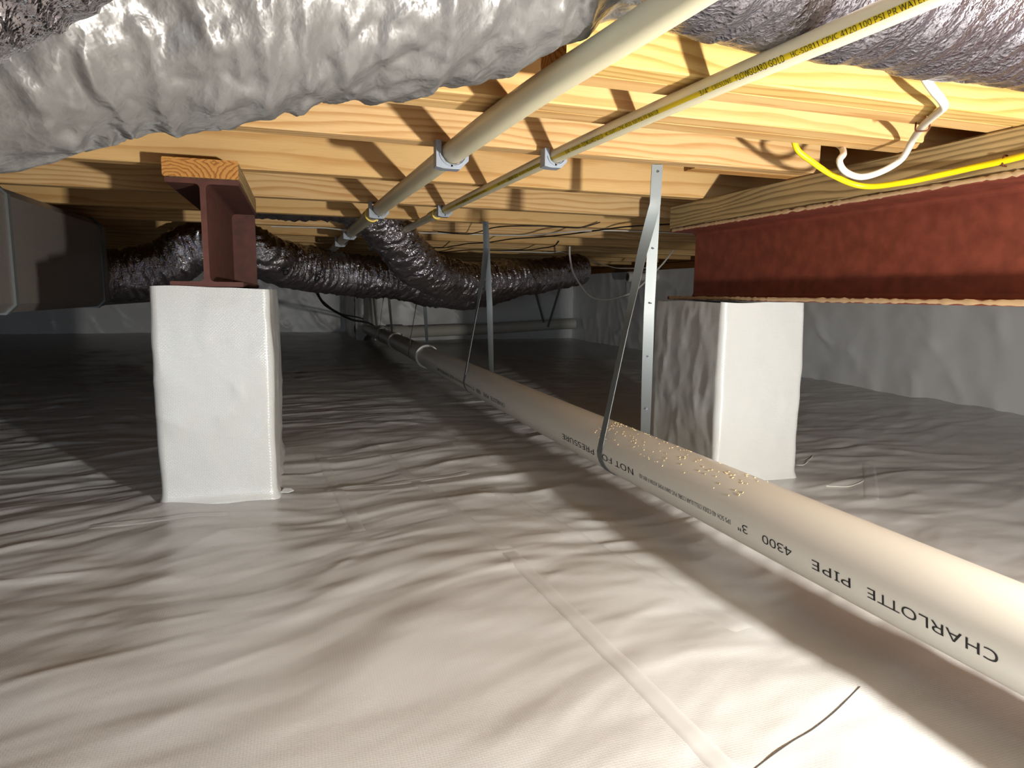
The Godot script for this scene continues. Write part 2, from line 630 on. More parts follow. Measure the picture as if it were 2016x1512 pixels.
func wall(side: String, a: Vector3, b: Vector3, inward: Vector3, sd: int) -> void:
	var lo := Vector3(minf(a.x, b.x), -0.05, minf(a.z, b.z))
	var hi := Vector3(maxf(a.x, b.x), DECK_Y, maxf(a.z, b.z))
	var back := -inward * 0.16
	lo += Vector3(minf(back.x, 0), 0, minf(back.z, 0))
	hi += Vector3(maxf(back.x, 0), 0, maxf(back.z, 0))
	var skin := -inward * 0.012
	if skin.x > 0: lo.x += skin.x
	if skin.x < 0: hi.x += skin.x
	if skin.z > 0: lo.z += skin.z
	if skin.z < 0: hi.z += skin.z
	var top := hi
	hi.y = 0.624
	var w := structure("wall_" + side, box(lo, hi, M.concrete, 0.001), null)
	tag(w, "foundation wall on the %s side, lined in white sheeting below a wooden rim" % side, "wall")
	w.set_meta("kind", "structure")
	obj("wall_liner", wall_sheet(a, b, -0.02, 0.585, inward, sd), M.wall_liner, w)
	lo.y = 0.625
	obj("rim_board", box(lo, top, M.rim, 0.001), null, w)
	# sill board along the top edge of the liner
	var d := (b - a)
	if absf(d.x) > absf(d.z):
		obj("sill_board", board_x(minf(a.x, b.x), maxf(a.x, b.x), 0.585, 0.625, minf(a.z, a.z + inward.z * 0.03), maxf(a.z, a.z + inward.z * 0.03), M.rim, M.rim, Vector2(sd * 0.3, 0)), null, w)
	else:
		obj("sill_board", box(Vector3(minf(a.x, a.x + inward.x * 0.03), 0.585, minf(a.z, b.z)), Vector3(maxf(a.x, a.x + inward.x * 0.03), 0.625, maxf(a.z, b.z)), M.rim), null, w)

func tape_strip(a: Vector2, b: Vector2, wide: float) -> ArrayMesh:
	var d := (b - a).normalized()
	var s := Vector2(-d.y, d.x) * wide * 0.5
	var n := int(a.distance_to(b) / 0.012) + 2
	var rows := []
	var uvs := []
	for i in n:
		var c := a.lerp(b, i / float(n - 1))
		var row := PackedVector3Array()
		var ur := PackedVector2Array()
		for j in 7:
			var p := c + s * (j / 3.0 - 1.0)
			var lift := 0.0008 if (j > 0 and j < 6 and i > 0 and i < n - 1) else -0.001
			row.append(Vector3(p.x, floor_y(p.x, p.y) + lift, p.y))
			ur.append(p)
		rows.append(row)
		uvs.append(ur)
	return sheet(rows, uvs, Vector3.UP)

# ------------------------------------------------------------------------------------------- joists
func joists() -> void:
	# z of the far face, x from, x to, how many boards side by side, ending of the label
	var thick := 0.038
	var rows := [
		[-0.727, 0.262, 2.40, 2, "pine_pale", "double pine joist nearest the camera, below the crinkled duct"],
		[-0.876, -3.05, 2.40, 2, "pine_pale", "double pine joist in the second row back"],
		[-1.095, -3.05, 0.945, 1, "pine", "pine joist, third row back, its square end showing behind the yellow cable"],
		[-1.46, -3.05, 2.40, 1, "pine_pale", "pine joist, fourth row back, touching the top of the left pier's wooden plate"],
		[-1.84, -3.05, 2.40, 1, "pine", "pine joist, fifth row back, carrying the second clamps of both water pipes"],
		[-2.19, -3.05, 2.40, 1, "pine_pale", "pine joist, sixth row back, holding the top of the shorter hanger strap"],
		[-2.58, -3.05, 2.40, 1, "pine", "pine joist, seventh row back, with cables stapled along its underside"],
		[-2.99, -3.05, 2.40, 1, "pine_pale", "pine joist, eighth row back, just behind the rising foil duct"],
		[-3.40, -3.05, 2.40, 1, "pine", "pine joist, ninth row back, above the sagging foil ducts"],
		[-3.80, -3.05, 2.40, 1, "pine_pale", "pine joist, tenth row back, behind the foil ducts"],
		[-4.20, -3.05, 2.40, 1, "pine", "pine joist, eleventh row back, far behind the foil ducts"],
		[-4.60, -3.05, 2.40, 1, "pine_pale", "pine joist, third from the far back wall"],
		[-5.00, -3.05, 2.40, 1, "pine", "pine joist, second from the far back wall"],
		[-5.40, -3.05, 2.40, 1, "pine_pale", "pine joist closest to the far back wall"]]
	var k := 0
	for r in rows:
		for c in r[3]:
			var z0: float = r[0] + thick * c
			var x0: float = r[1]
			var x1: float = r[2]
			if r[0] == -0.876 and c == 1:
				x1 = 0.905
			if r[0] == -0.727 and c == 0:
				x1 = 1.9
			var m: StandardMaterial3D = M[r[4]]
			if r[0] == -0.727 and c == 1:
				m = M.pine_green
			k += 1
			var label: String = r[5]
			if r[3] > 1:
				label = ["rear board of the ", "front board of the "][c] + label
			var o := obj("floor_joist", board_x(x0, x1, JOIST_Y - 0.0007 * (k % 3), DECK_Y, z0, z0 + thick - 0.001, m, M.end, Vector2(k * 0.37, k * 0.13)), null)
			tag(o, label, "joist", "floor joists")
	# boards lapped behind the joists whose ends show
	var lap := obj("floor_joist", board_x(0.70, 2.40, JOIST_Y - 0.001, DECK_Y, -1.135, -1.096, M.pine_deep, M.end, Vector2(3.1, 0.4)), null)
	tag(lap, "pine joist lapped behind the third row's square end, above the yellow cable", "joist", "floor joists")

# ------------------------------------------------------------------------------------------- piers and beams
func wrapped_pier(corners: Array, y1: float, sd: int, label: String) -> void:
	var t := thing("wrapped_pier", label, "pier")
	var n1 := noise(FastNoiseLite.FRACTAL_FBM, 1.0, sd, 3)
	var n2 := noise(FastNoiseLite.FRACTAL_RIDGED, 1.0, sd + 3, 3)
	# rounded outline
	var ring := PackedVector2Array()
	var nrm := PackedVector2Array()
	var rad := 0.011
	for i in 4:
		var p: Vector2 = corners[i]
		var a: Vector2 = (corners[(i + 3) % 4] - p).normalized()
		var b: Vector2 = (corners[(i + 1) % 4] - p).normalized()
		var q: Vector2 = corners[(i + 1) % 4]
		var c := p + (a + b) * rad
		for j in 7:
			var w := j / 6.0 * PI / 2.0
			var nn := (-b * cos(w) - a * sin(w)).normalized()
			ring.append(c + nn * rad)
			nrm.append(nn)
		var l := p.distance_to(q) - 2 * rad
		var m := int(l / 0.007)
		for j in range(1, m):
			ring.append(p + b * (rad + l * j / m) - a * 0.0)
			nrm.append(-a)
	ring.append(ring[0])
	nrm.append(nrm[0])
	var rows := []
	var uvs := []
	var ny := 70
	for i in ny + 1:
		var h := i / float(ny)
		var row := PackedVector3Array()
		var ur := PackedVector2Array()
		var s := 0.0
		for j in ring.size():
			if j > 0:
				s += ring[j].distance_to(ring[j - 1])
			var p := ring[j]
			var e := 1.0 if j < ring.size() - 1 else 0.0
			var sx := p.x * 1.0
			var y := lerpf(-0.02, y1, h)
			var fold := pow(clampf(0.5 + 0.5 * n2.get_noise_3d(p.x * 6.0, y * 3.0, p.y * 6.0), 0, 1), 5.0)
			var o := 0.0035 * n1.get_noise_3d(p.x * 7.0, y * 4.0, p.y * 7.0) + 0.0035 * fold
			o += 0.009 * exp(-maxf(y, 0.0) / 0.010)                     # flares onto the floor
			o += 0.004 * sin(PI * h)                                     # loose belly
			var top := 0.006 * n1.get_noise_2d(s * 3.0, 3.0) * smoothstep(0.9, 1.0, h)
			row.append(Vector3(p.x + nrm[j].x * o, y + top, p.y + nrm[j].y * o))
			ur.append(Vector2(s, y))
		rows.append(row)
		uvs.append(ur)
	var mid: Vector2 = (corners[0] + corners[1] + corners[2] + corners[3]) / 4.0
	obj("wrap", sheet(rows, uvs, Vector3(mid.x, y1 / 2.0, mid.y), true), M.wrap, t)
	# the concrete block under the sheeting
	var core := PackedVector2Array()
	for c in corners:
		core.append(Vector2(lerpf(c.x, mid.x, 0.07), -lerpf(c.y, mid.y, 0.07)))
	var mesh := turned(extrude(core, -0.02, y1 - 0.001, M.concrete), Transform3D(Basis(Vector3(1, 0, 0), Vector3(0, 0, -1), Vector3(0, 1, 0)), Vector3.ZERO))
	obj("block_core", mesh, null, t)

func i_profile(cx: float, y0: float, y1: float, wide: float, tf: float, tw: float) -> PackedVector2Array:
	var p := PackedVector2Array()
	var h := wide / 2.0
	var w := tw / 2.0
	var f := 0.009
	var b := 0.0015
	# right half going up, then left half going down
	var right := [Vector2(h - b, y0), Vector2(h, y0 + b), Vector2(h, y0 + tf - b), Vector2(h - b, y0 + tf)]
	for k in 5:
		var a := PI / 2.0 * k / 4.0
		right.append(Vector2(w + f - f * sin(a), y0 + tf + f - f * cos(a)))
	var up := []
	for q in right:
		up.append(Vector2(q.x, y0 + y1 - q.y))
	up.reverse()
	var all := right + up
	for q in all:
		p.append(Vector2(cx + q.x, q.y))
	all.reverse()
	for q in all:
		p.append(Vector2(cx - q.x, q.y))
	return p

func crumbs(x: float, y: float, z0: float, z1: float, side: float, sd: int) -> ArrayMesh:
	# a rough crust of sawdust and mill scale along a flange edge
	var n := noise(FastNoiseLite.FRACTAL_FBM, 60.0, sd, 3)
	var rows := []
	var uvs := []
	var k := int(absf(z1 - z0) / 0.006)
	for i in k + 1:
		var z := lerpf(z0, z1, i / float(k))
		var e := 0.0035 + 0.0028 * n.get_noise_2d(z, 0.0)
		var o := 0.0012 + 0.0016 * absf(n.get_noise_2d(z, 5.0))
		rows.append(PackedVector3Array([Vector3(x, y - e, z), Vector3(x + side * o, y - e * 0.5, z), Vector3(x + side * o, y + e * 0.4, z), Vector3(x, y + e, z)]))
		uvs.append(PackedVector2Array([Vector2(z, 0), Vector2(z, 0.3), Vector2(z, 0.6), Vector2(z, 1)]))
	return sheet(rows, uvs, Vector3(side, 0, 0))

func piers_and_beams() -> void:
	wrapped_pier([Vector2(-0.256, -1.335), Vector2(-0.056, -1.335), Vector2(-0.056, -1.80), Vector2(-0.256, -1.80)], 0.406, 7, "pier wrapped in white sheeting, the one below the short red beam with a wooden plate")
	wrapped_pier([Vector2(0.843, -1.19), Vector2(1.053, -1.19), Vector2(1.07, -1.52), Vector2(0.862, -1.50)], 0.389, 17, "brightly lit pier wrapped in white sheeting, behind the drain pipe under the long red beam")
	var t := thing("steel_beam", "short red primed steel beam standing on the left wrapped pier, seen end on", "beam")
	obj("section", extrude(i_profile(-0.162, 0.408, 0.601, 0.124, 0.009, 0.010), -1.845, -1.345, M.red_dull), null, t)
	for s in [[-0.221, -0.167], [-0.157, -0.103]]:
		obj("stiffener", box(Vector3(s[0], 0.417, -1.845), Vector3(s[1], 0.592, -1.835), M.red_dull, 0.001), null, t)
	var p := obj("wood_plate", extrude(bevelled(-0.226, -0.100, 0.6015, 0.6345, 0.002), -1.85, -1.338, M.treated, M.end, Vector2(0.2, 0.1)), null)
	tag(p, "wooden plate with ringed end grain on top of the short red beam", "plate")
	t = thing("steel_beam", "long red primed steel beam running off to the right above the bright pier", "beam")
	obj("section", extrude(i_profile(1.012, 0.392, 0.575, 0.164, 0.009, 0.008), -1.56, 1.25, M.red), null, t)
	for s in [-1.0, 1.0]:
		obj("dust_crust", crumbs(1.012 + s * 0.0822, 0.571, -1.55, 1.2, s, 3), M.dust, t)
		obj("dust_crust", crumbs(1.012 + s * 0.0822, 0.397, -1.55, 1.2, s, 4), M.dust, t)
	p = obj("wood_plate", extrude(bevelled(0.931, 1.093, 0.5755, 0.6345, 0.003), -1.565, 1.25, M.treated, M.end, Vector2(0.6, 0.3)), null)
	tag(p, "weathered grey-brown wooden plate on top of the long red beam, below the yellow cable", "plate")

# ------------------------------------------------------------------------------------------- ducts
# crumpled foil: flat facets between random heights on two skewed lattices, over soft dents and the wire coil's ribs
func foil_dent(sd: int, r: float, coil: float, ripple: float, dents: float, big: float, small: float, sizes: Array) -> Array:
	var rng := RandomNumberGenerator.new()
	rng.seed = sd
	var table := PackedFloat32Array()
	for k in 4096:
		table.append(rng.randf_range(-1.0, 1.0))
	return [noise(FastNoiseLite.FRACTAL_FBM, 1.0, sd + 1, 3), table, coil, ripple, dents, big, small, sizes, maxi(4, roundi(TAU * r / sizes[1])), maxi(4, roundi(TAU * r / sizes[3]))]

func facet(table: PackedFloat32Array, u: float, v: float, period: int) -> float:
	var i := floori(u)
	var j := floori(v)
	var fu := u - i
	var fv := v - j
	var j0 := posmod(j, period)
	var j1 := posmod(j + 1, period)
	var h00 := table[posmod(i * 61 + j0 * 7, 4096)]
	var h11 := table[posmod((i + 1) * 61 + j1 * 7, 4096)]
	if fu > fv:
		var h10 := table[posmod((i + 1) * 61 + j0 * 7, 4096)]
		return h00 + (h10 - h00) * fu + (h11 - h10) * fv
	var h01 := table[posmod(i * 61 + j1 * 7, 4096)]
	return h00 + (h11 - h01) * fu + (h01 - h00) * fv

func dent_at(how: Array, s: float, a: float, r: float) -> float:
	var n2: FastNoiseLite = how[0]
	var z: Array = how[7]
	var cx := cos(a) * r
	var cy := sin(a) * r
	var b := n2.get_noise_3d(cx * 5.0 + 9.0, cy * 5.0, s * 6.0)
	var w1 := n2.get_noise_3d(cx * 14.0, cy * 14.0, s * 14.0)
	var w2 := n2.get_noise_3d(cx * 14.0 + 40.0, cy * 14.0, s * 14.0)
	var rib := pow(absf(cos(PI * (s / how[2] + 0.2 * w1))), 7.0)
	var t := a / TAU
	var out: float = how[3] * rib + how[4] * b
	out += how[5] * facet(how[1], s / z[0] + 0.9 * w1, t * how[8] + 0.7 * w2, how[8])
	out += how[6] * facet(how[1], s / z[2] + 1.2 * w2 + 31.0, t * how[9] + 1.0 * w1, how[9])
	return out

func ducts() -> void:
	var t := thing("flexible_duct", "large matte silver flexible duct crossing the upper left in front of the joists", "duct")
	var path := smooth([Vector3(-0.62, 0.594, -0.545), Vector3(-0.40, 0.589, -0.548), Vector3(-0.22, 0.584, -0.550), Vector3(-0.14, 0.609, -0.552), Vector3(-0.03, 0.644, -0.565), Vector3(0.06, 0.665, -0.575), Vector3(0.14, 0.692, -0.585), Vector3(0.20, 0.722, -0.575), Vector3(0.25, 0.750, -0.545)], 0.004)
	obj("foil_jacket", tube(path, 0.104, 220, foil_dent(31, 0.104, 0.034, 0.0026, 0.006, 0.0062, 0.0034, [0.030, 0.060, 0.013, 0.028])), M.foil, t)
	t = thing("flexible_duct", "finely crinkled silver duct along the upper right above the yellow striped pipe", "duct")
	path = smooth([Vector3(0.24, 0.775, -0.45), Vector3(0.32, 0.738, -0.52), Vector3(0.42, 0.728, -0.546), Vector3(0.60, 0.727, -0.548), Vector3(0.80, 0.730, -0.548), Vector3(1.1, 0.735, -0.545), Vector3(1.5, 0.745, -0.53)], 0.004)
	obj("foil_jacket", tube(path, 0.096, 220, foil_dent(47, 0.096, 0.026, 0.0010, 0.004, 0.0022, 0.0012, [0.016, 0.060, 0.008, 0.028])), M.foil_fine, t)
	t = thing("flexible_duct", "shiny dark foil duct looping from the rectangular trunk and sagging across the far end", "duct")
	path = smooth([Vector3(-0.725, 0.441, -2.55), Vector3(-0.722, 0.442, -2.64), Vector3(-0.68, 0.446, -2.72), Vector3(-0.60, 0.453, -2.755), Vector3(-0.476, 0.492, -2.775), Vector3(-0.395, 0.548, -2.78), Vector3(-0.306, 0.585, -2.78), Vector3(-0.217, 0.578, -2.78), Vector3(-0.128, 0.538, -2.80), Vector3(-0.036, 0.507, -2.90), Vector3(0.107, 0.488, -3.0), Vector3(0.284, 0.473, -3.06), Vector3(0.449, 0.462, -3.12), Vector3(0.601, 0.432, -3.17), Vector3(0.788, 0.417, -3.22), Vector3(0.973, 0.451, -3.32), Vector3(1.145, 0.495, -3.45)], 0.0045)
	obj("foil_jacket", tube(path, 0.092, 150, foil_dent(53, 0.092, 0.026, 0.0020, 0.006, 0.0040, 0.0044, [0.022, 0.050, 0.010, 0.022])), M.foil_shiny, t)
	for q in [[Vector3(-0.085, 0.522, -2.845), 0.2], [Vector3(0.035, 0.497, -2.955), -0.35]]:
		duct_mark('6"', q[0], 0.096, q[1], t)
	t = thing("flexible_duct", "dark foil duct dropping diagonally behind the water pipes towards the right", "duct")
	path = smooth([Vector3(-0.19, 0.722, -2.385), Vector3(0.023, 0.722, -2.385), Vector3(0.15, 0.715, -2.385), Vector3(0.25, 0.672, -2.40), Vector3(0.335, 0.590, -2.45), Vector3(0.430, 0.508, -2.53), Vector3(0.557, 0.462, -2.66), Vector3(0.699, 0.452, -2.80), Vector3(0.879, 0.473, -2.93), Vector3(1.079, 0.486, -3.07), Vector3(1.269, 0.516, -3.2), Vector3(1.42, 0.535, -3.3)], 0.0045)
	obj("foil_jacket", tube(path, 0.082, 140, foil_dent(67, 0.082, 0.026, 0.0012, 0.006, 0.0040, 0.0044, [0.024, 0.050, 0.010, 0.022])), M.foil_shiny, t)
	t = thing("flexible_duct", "glossy dark crinkled duct cutting across the top left corner", "duct")
	path = smooth([Vector3(-0.75, 0.41, -0.42), Vector3(-0.45, 0.448, -0.40), Vector3(-0.25, 0.515, -0.38), Vector3(-0.12, 0.592, -0.37), Vector3(-0.04, 0.638, -0.37), Vector3(0.06, 0.69, -0.36), Vector3(0.15, 0.76, -0.35)], 0.004)
	obj("foil_jacket", tube(path, 0.066, 170, foil_dent(91, 0.066, 0.02, 0.002, 0.004, 0.0022, 0.0012, [0.010, 0.030, 0.006, 0.014])), M.foil_shiny, t)
	# rectangular trunk at the left
	t = thing("duct_trunk", "long rectangular foil-faced duct trunk hanging under the joists at the far left", "duct")
	obj("trunk_body", extrude(bevelled(-1.12, -0.622, 0.345, 0.628, 0.02), -2.60, -0.9, M.trunk), null, t)
	obj("trunk_reducer", extrude(bevelled(-1.05, -0.66, 0.345, 0.40, 0.01), -4.2, -2.60, M.trunk), null, t)
	obj("collar", tube([Vector3(-0.725, 0.442, -2.56), Vector3(-0.725, 0.442, -2.606), Vector3(-0.724, 0.442, -2.63)], 0.099, 48), M.steel, t)
	for z in [-1.80, -2.53]:
		var o := bevelled(-1.125, -0.617, 0.340, 0.633, 0.022)
		obj("hanger_band", extrude(o, z - 0.008, z + 0.008, M.steel), null, t)

# a printed mark wrapped on the near side of a duct whose axis runs roughly along x through «c»
func duct_mark(text: String, c: Vector3, r: float, tilt: float, parent: Node) -> void:
	var tm := TextMesh.new()
	tm.text = text
	tm.font_size = 32
	tm.pixel_size = 0.0016
	tm.depth = 0.0
	var arr := tm.get_mesh_arrays()
	if arr.is_empty():
		return
	var v: PackedVector3Array = arr[Mesh.ARRAY_VERTEX]
	var st := SurfaceTool.new()
	st.begin(Mesh.PRIMITIVE_TRIANGLES)
	var x := Vector3(0.82, -0.14, -0.55).normalized()
	var out := Vector3(0.5, -0.15, 0.85)
	out = (out - x * out.dot(x)).normalized()
	var up := out.cross(x).normalized()
	var idx: PackedInt32Array = arr[Mesh.ARRAY_INDEX]
	for i in idx:
		var p := v[i].rotated(Vector3(0, 0, 1), tilt)
		var a := p.y / r - 0.25
		var n := (out * cos(a) + up * sin(a)).normalized()
		st.set_normal(n)
		st.add_vertex(c + x * p.x + n * (r + 0.004))
	obj("lettering", st.commit(), M.ink, parent)

# ------------------------------------------------------------------------------------------- pipes
func along(path: Array, z: float) -> Vector3:
	for i in path.size() - 1:
		var a: Vector3 = path[i]
		var b: Vector3 = path[i + 1]
		if (z <= a.z and z >= b.z):
			return a.lerp(b, (a.z - z) / (a.z - b.z))
	return path[-1]

# lettering laid round a pipe: starts at z0, ends at z1; «ang» is the angle of its middle line from +x, counted towards +y
func print_on(text: String, path: Array, r: float, z0: float, z1: float, ang: float, tall: float, m: Material, parent: Node, font_name := "Droid Sans") -> void:
	var tm := TextMesh.new()
	var font := SystemFont.new()
	font.font_names = [font_name]
	tm.font = font
	tm.text = text
	tm.font_size = 32
	tm.pixel_size = 0.01
	tm.depth = 0.0
	tm.curve_step = 2.0
	var arr := tm.get_mesh_arrays()
	if arr.is_empty():
		return
	var v: PackedVector3Array = arr[Mesh.ARRAY_VERTEX]
	if v.is_empty():
		return
	var lo := v[0]
	var hi := v[0]
	for p in v:
		lo = lo.min(p)
		hi = hi.max(p)
	var dirz := signf(z1 - z0)                 # reading direction along z
	var nrm := PackedVector3Array()
	nrm.resize(v.size())
	# seen from outside with the text running along +z, its up is towards growing angle on the -x side... so up follows the handedness
	for i in v.size():
		var u := (v[i].x - lo.x) / (hi.x - lo.x)
		var w := ((v[i].y - lo.y) / (hi.y - lo.y) - 0.5) * tall
		var z := lerpf(z0, z1, u)
		# outward n, reading dir d: up = n x d
		var c := along(path, z)
		var a := ang + (w / r) * -dirz
		var n := Vector3(cos(a), sin(a), 0)
		v[i] = Vector3(c.x, c.y, z) + n * (r + 0.0006)
		nrm[i] = n
	var st := SurfaceTool.new()
	st.begin(Mesh.PRIMITIVE_TRIANGLES)
	var idx: PackedInt32Array = arr[Mesh.ARRAY_INDEX]
	if idx.is_empty():
		for i in v.size():
			idx.append(i)
	for k in range(0, idx.size(), 3):
		var o := [idx[k], idx[k + 1], idx[k + 2]]
		if (v[o[1]] - v[o[0]]).cross(v[o[2]] - v[o[0]]).dot(nrm[o[0]]) > 0:
			o = [idx[k], idx[k + 2], idx[k + 1]]
		for i in o:
			st.set_normal(nrm[i])
			st.add_vertex(v[i])
	obj("lettering", st.commit(), m, parent)

const DRAIN_R := 0.0465
var drain_path: Array

func ring_on(path: Array, z: float, long: float, r: float, m: Material, parent: Node, called: String) -> void:
	var a := along(path, z + long / 2.0)
	var b := along(path, z - long / 2.0)
	var pts := [a, a.lerp(b, 0.08), a.lerp(b, 0.92), b]
	obj(called, tube(pts, [r - 0.0012, r, r, r - 0.0012], 48), m, parent)

func drain() -> void:
	drain_path = [Vector3(0.655, 0.086, 0.9), Vector3(0.640, 0.089, -0.1), Vector3(0.627, 0.0926, -0.3), Vector3(0.610, 0.0987, -0.5), Vector3(0.5956, 0.1036, -0.7), Vector3(0.578, 0.109, -1.0), Vector3(0.567, 0.1115, -1.25), Vector3(0.560, 0.1125, -1.5), Vector3(0.556, 0.1135, -1.8), Vector3(0.553, 0.114, -2.2), Vector3(0.550, 0.113, -3.0), Vector3(0.549, 0.111, -3.9), Vector3(0.545, 0.108, -4.8), Vector3(0.532, 0.104, -5.6)]
	drain_path = Array(smooth(drain_path, 0.02))
	var t := thing("drain_pipe", "long off-white plastic drain pipe slung low across the floor from the right corner", "pipe")
	obj("pipe_run", tube(drain_path, DRAIN_R, 64), M.pvc, t)
	for q in [[-3.05, 0.10], [-4.05, 0.11], [-4.75, 0.10]]:
		ring_on(drain_path, q[0], q[1], DRAIN_R + 0.006, M.pvc, t, "coupling")
	for q in [-3.0, -4.0]:
		ring_on(drain_path, q, 0.006, DRAIN_R + 0.009, M.pvc_white, t, "coupling_lip")
	# branch across the far end, with its wye hub
	var br := smooth([Vector3(0.60, 0.096, -5.20), Vector3(0.66, 0.088, -5.32), Vector3(0.78, 0.084, -5.40), Vector3(1.15, 0.096, -5.44), Vector3(1.55, 0.108, -5.48), Vector3(2.12, 0.138, -5.53), Vector3(2.36, 0.145, -5.54)], 0.03)
	obj("branch", tube(br, 0.047, 40), M.pvc, t)
	obj("branch_hub", tube([Vector3(0.70, 0.087, -5.36), Vector3(0.82, 0.086, -5.405)], 0.056, 40), M.pvc_white, t)
	# riser
	obj("riser", tube([Vector3(0.553, 0.15, -5.42), Vector3(0.553, 0.40, -5.42), Vector3(0.553, 0.70, -5.42)], 0.036, 28), M.pvc, t)
	obj("riser_hub", tube([Vector3(0.553, 0.14, -5.42), Vector3(0.553, 0.215, -5.42)], 0.044, 28), M.pvc, t)
	# printing, upside down as seen from here: it reads towards the far end
	var ang := deg_to_rad(188.0)
	var rest := "IPS SCH 40 CDEX CELLULAR CORE PVC-DWV PIPE ASTM F-891-02"
	for s in [[-0.385, 1.0], [-1.66, 1.0]]:
		var z: float = s[0]
		print_on("CHARLOTTE", drain_path, DRAIN_R, z, z - 0.131, ang, 0.0112, M.ink, t)
		print_on("PIPE", drain_path, DRAIN_R, z - 0.152, z - 0.205, ang, 0.0112, M.ink, t)
		print_on("4300", drain_path, DRAIN_R, z - 0.236, z - 0.285, ang, 0.0112, M.ink, t)
		print_on('3"', drain_path, DRAIN_R, z - 0.312, z - 0.331, ang, 0.0115, M.ink, t)
		print_on(rest, drain_path, DRAIN_R, z - 0.345, z - 0.575, ang, 0.0065, M.ink, t)
		print_on("NOT FOR PRESSURE", drain_path, DRAIN_R, z - 0.595, z - 0.885, ang, 0.0112, M.ink, t)
	var bits := SurfaceTool.new()
	bits.begin(Mesh.PRIMITIVE_TRIANGLES)
	var rng := RandomNumberGenerator.new()
	rng.seed = 77
	for k in 150:
		var z := -1.14 + 0.42 * pow(rng.randf(), 1.6)
		var a := deg_to_rad(rng.randf_range(75.0, 150.0))
		var c := along(drain_path, z) + Vector3(cos(a), sin(a), 0) * (DRAIN_R + 0.0003)
		c.z = z
		var bm := BoxMesh.new()
		bm.size = Vector3(rng.randf_range(0.0006, 0.0018), 0.0008, rng.randf_range(0.0008, 0.003))
		bits.append_from(bm, 0, Transform3D(Basis(Vector3(0, 0, 1), a - PI / 2.0) * Basis(Vector3.UP, rng.randf() * PI), c))
	var saw := obj("sawdust", bits.commit(), M.sawdust, t)
	saw.set_meta("kind", "stuff")
	# short capped pipe high on the right wall
	t = thing("capped_pipe", "short capped white pipe stub high up beside the dark far right wall", "pipe")
	obj("pipe_run", tube([Vector3(2.20, 0.533, -4.2), Vector3(2.30, 0.534, -4.2), Vector3(2.42, 0.538, -4.2)], 0.030, 28), M.pvc_white, t)
	obj("cap", tube([Vector3(2.18, 0.532, -4.2), Vector3(2.19, 0.532, -4.2), Vector3(2.225, 0.533, -4.2)], [0.034, 0.038, 0.038], 28), M.pvc_white, t)

func water_pipes() -> void:
	var p1: Array = Array(smooth([Vector3(0.335, 0.624, 0.3), Vector3(0.300, 0.6215, -0.2), Vector3(0.276, 0.620, -0.49), Vector3(0.250, 0.6185, -0.734), Vector3(0.232, 0.6175, -1.063), Vector3(0.203, 0.6175, -1.822), Vector3(0.184, 0.6175, -2.538), Vector3(0.170, 0.617, -3.2), Vector3(0.16, 0.6165, -3.9)], 0.02))
	var p2: Array = Array(smooth([Vector3(0.475, 0.625, 0.3), Vector3(0.456, 0.6235, -0.2), Vector3(0.445, 0.6225, -0.43), Vector3(0.426, 0.622, -0.626), Vector3(0.403, 0.6235, -1.02), Vector3(0.379, 0.6235, -1.79), Vector3(0.362, 0.623, -2.45), Vector3(0.352, 0.62, -2.9), Vector3(0.33, 0.615, -3.3)], 0.02))
	var r1 := []
	for p in p1:
		r1.append(lerpf(0.0142, 0.0172, smoothstep(-0.45, -0.95, p.z)))
	var t := thing("water_pipe", "thicker plain cream water pipe clamped under the joists", "pipe")
	obj("pipe_run", tube(p1, r1, 40), M.cpvc, t)
	ring_on(p1, -1.97, 0.09, 0.0205, M.cpvc, t, "coupling")
	ring_on(p1, -1.925, 0.005, 0.0212, M.glue, t, "glue_bead")
	t = thing("water_pipe", "thinner cream water pipe with a yellow printed stripe, right of the plain one", "pipe")
	obj("pipe_run", tube(p2, 0.0111, 36), M.cpvc, t)
	ring_on(p2, -1.93, 0.08, 0.0145, M.cpvc, t, "coupling")
	ring_on(p2, -1.89, 0.005, 0.0152, M.glue, t, "glue_bead")
	# printed yellow stripe and words
	var ang := deg_to_rad(212.0)
	stripe(p2, 0.0111, 0.25, -1.85, ang, 0.0052, t)
	var r := 0.0114
	for s in [0.0, -0.33, -0.66, -0.99]:
		print_on('3/4"', p2, r, -0.648 + s, -0.632 + s, ang, 0.0052, M.ink, t)
		print_on("CRESLINE", p2, r, -0.627 + s, -0.598 + s, ang, 0.0040, M.ink, t)
		print_on("FLOWGUARD GOLD", p2, r, -0.592 + s, -0.530 + s, ang, 0.0062, M.ink, t)
		print_on("HC-SDR11 CPVC 4120 100 PSI PR WATER", p2, r, -0.522 + s, -0.395 + s, ang, 0.0046, M.ink, t)
	# clamps: a plastic cradle screwed to the joist beside each pipe
	var names := ["larger pipe, the one nearest the camera", "larger pipe, second from the camera", "larger pipe, farthest one", "larger pipe, last one by the dark duct"]
	var zs := [-1.050, -1.795, -2.535, -2.945]
	for i in 4:
		clamp_at(along(p1, zs[i]), zs[i], 0.0180, "grey plastic pipe clamp round the " + names[i])
	names = ["thin striped pipe, the one nearest the camera", "thin striped pipe, second from the camera", "thin striped pipe, farthest one"]
	zs = [-1.045, -1.795, -2.45]
	for i in 3:
		clamp_at(along(p2, zs[i]), zs[i], 0.0117, "grey plastic pipe clamp round the " + names[i])

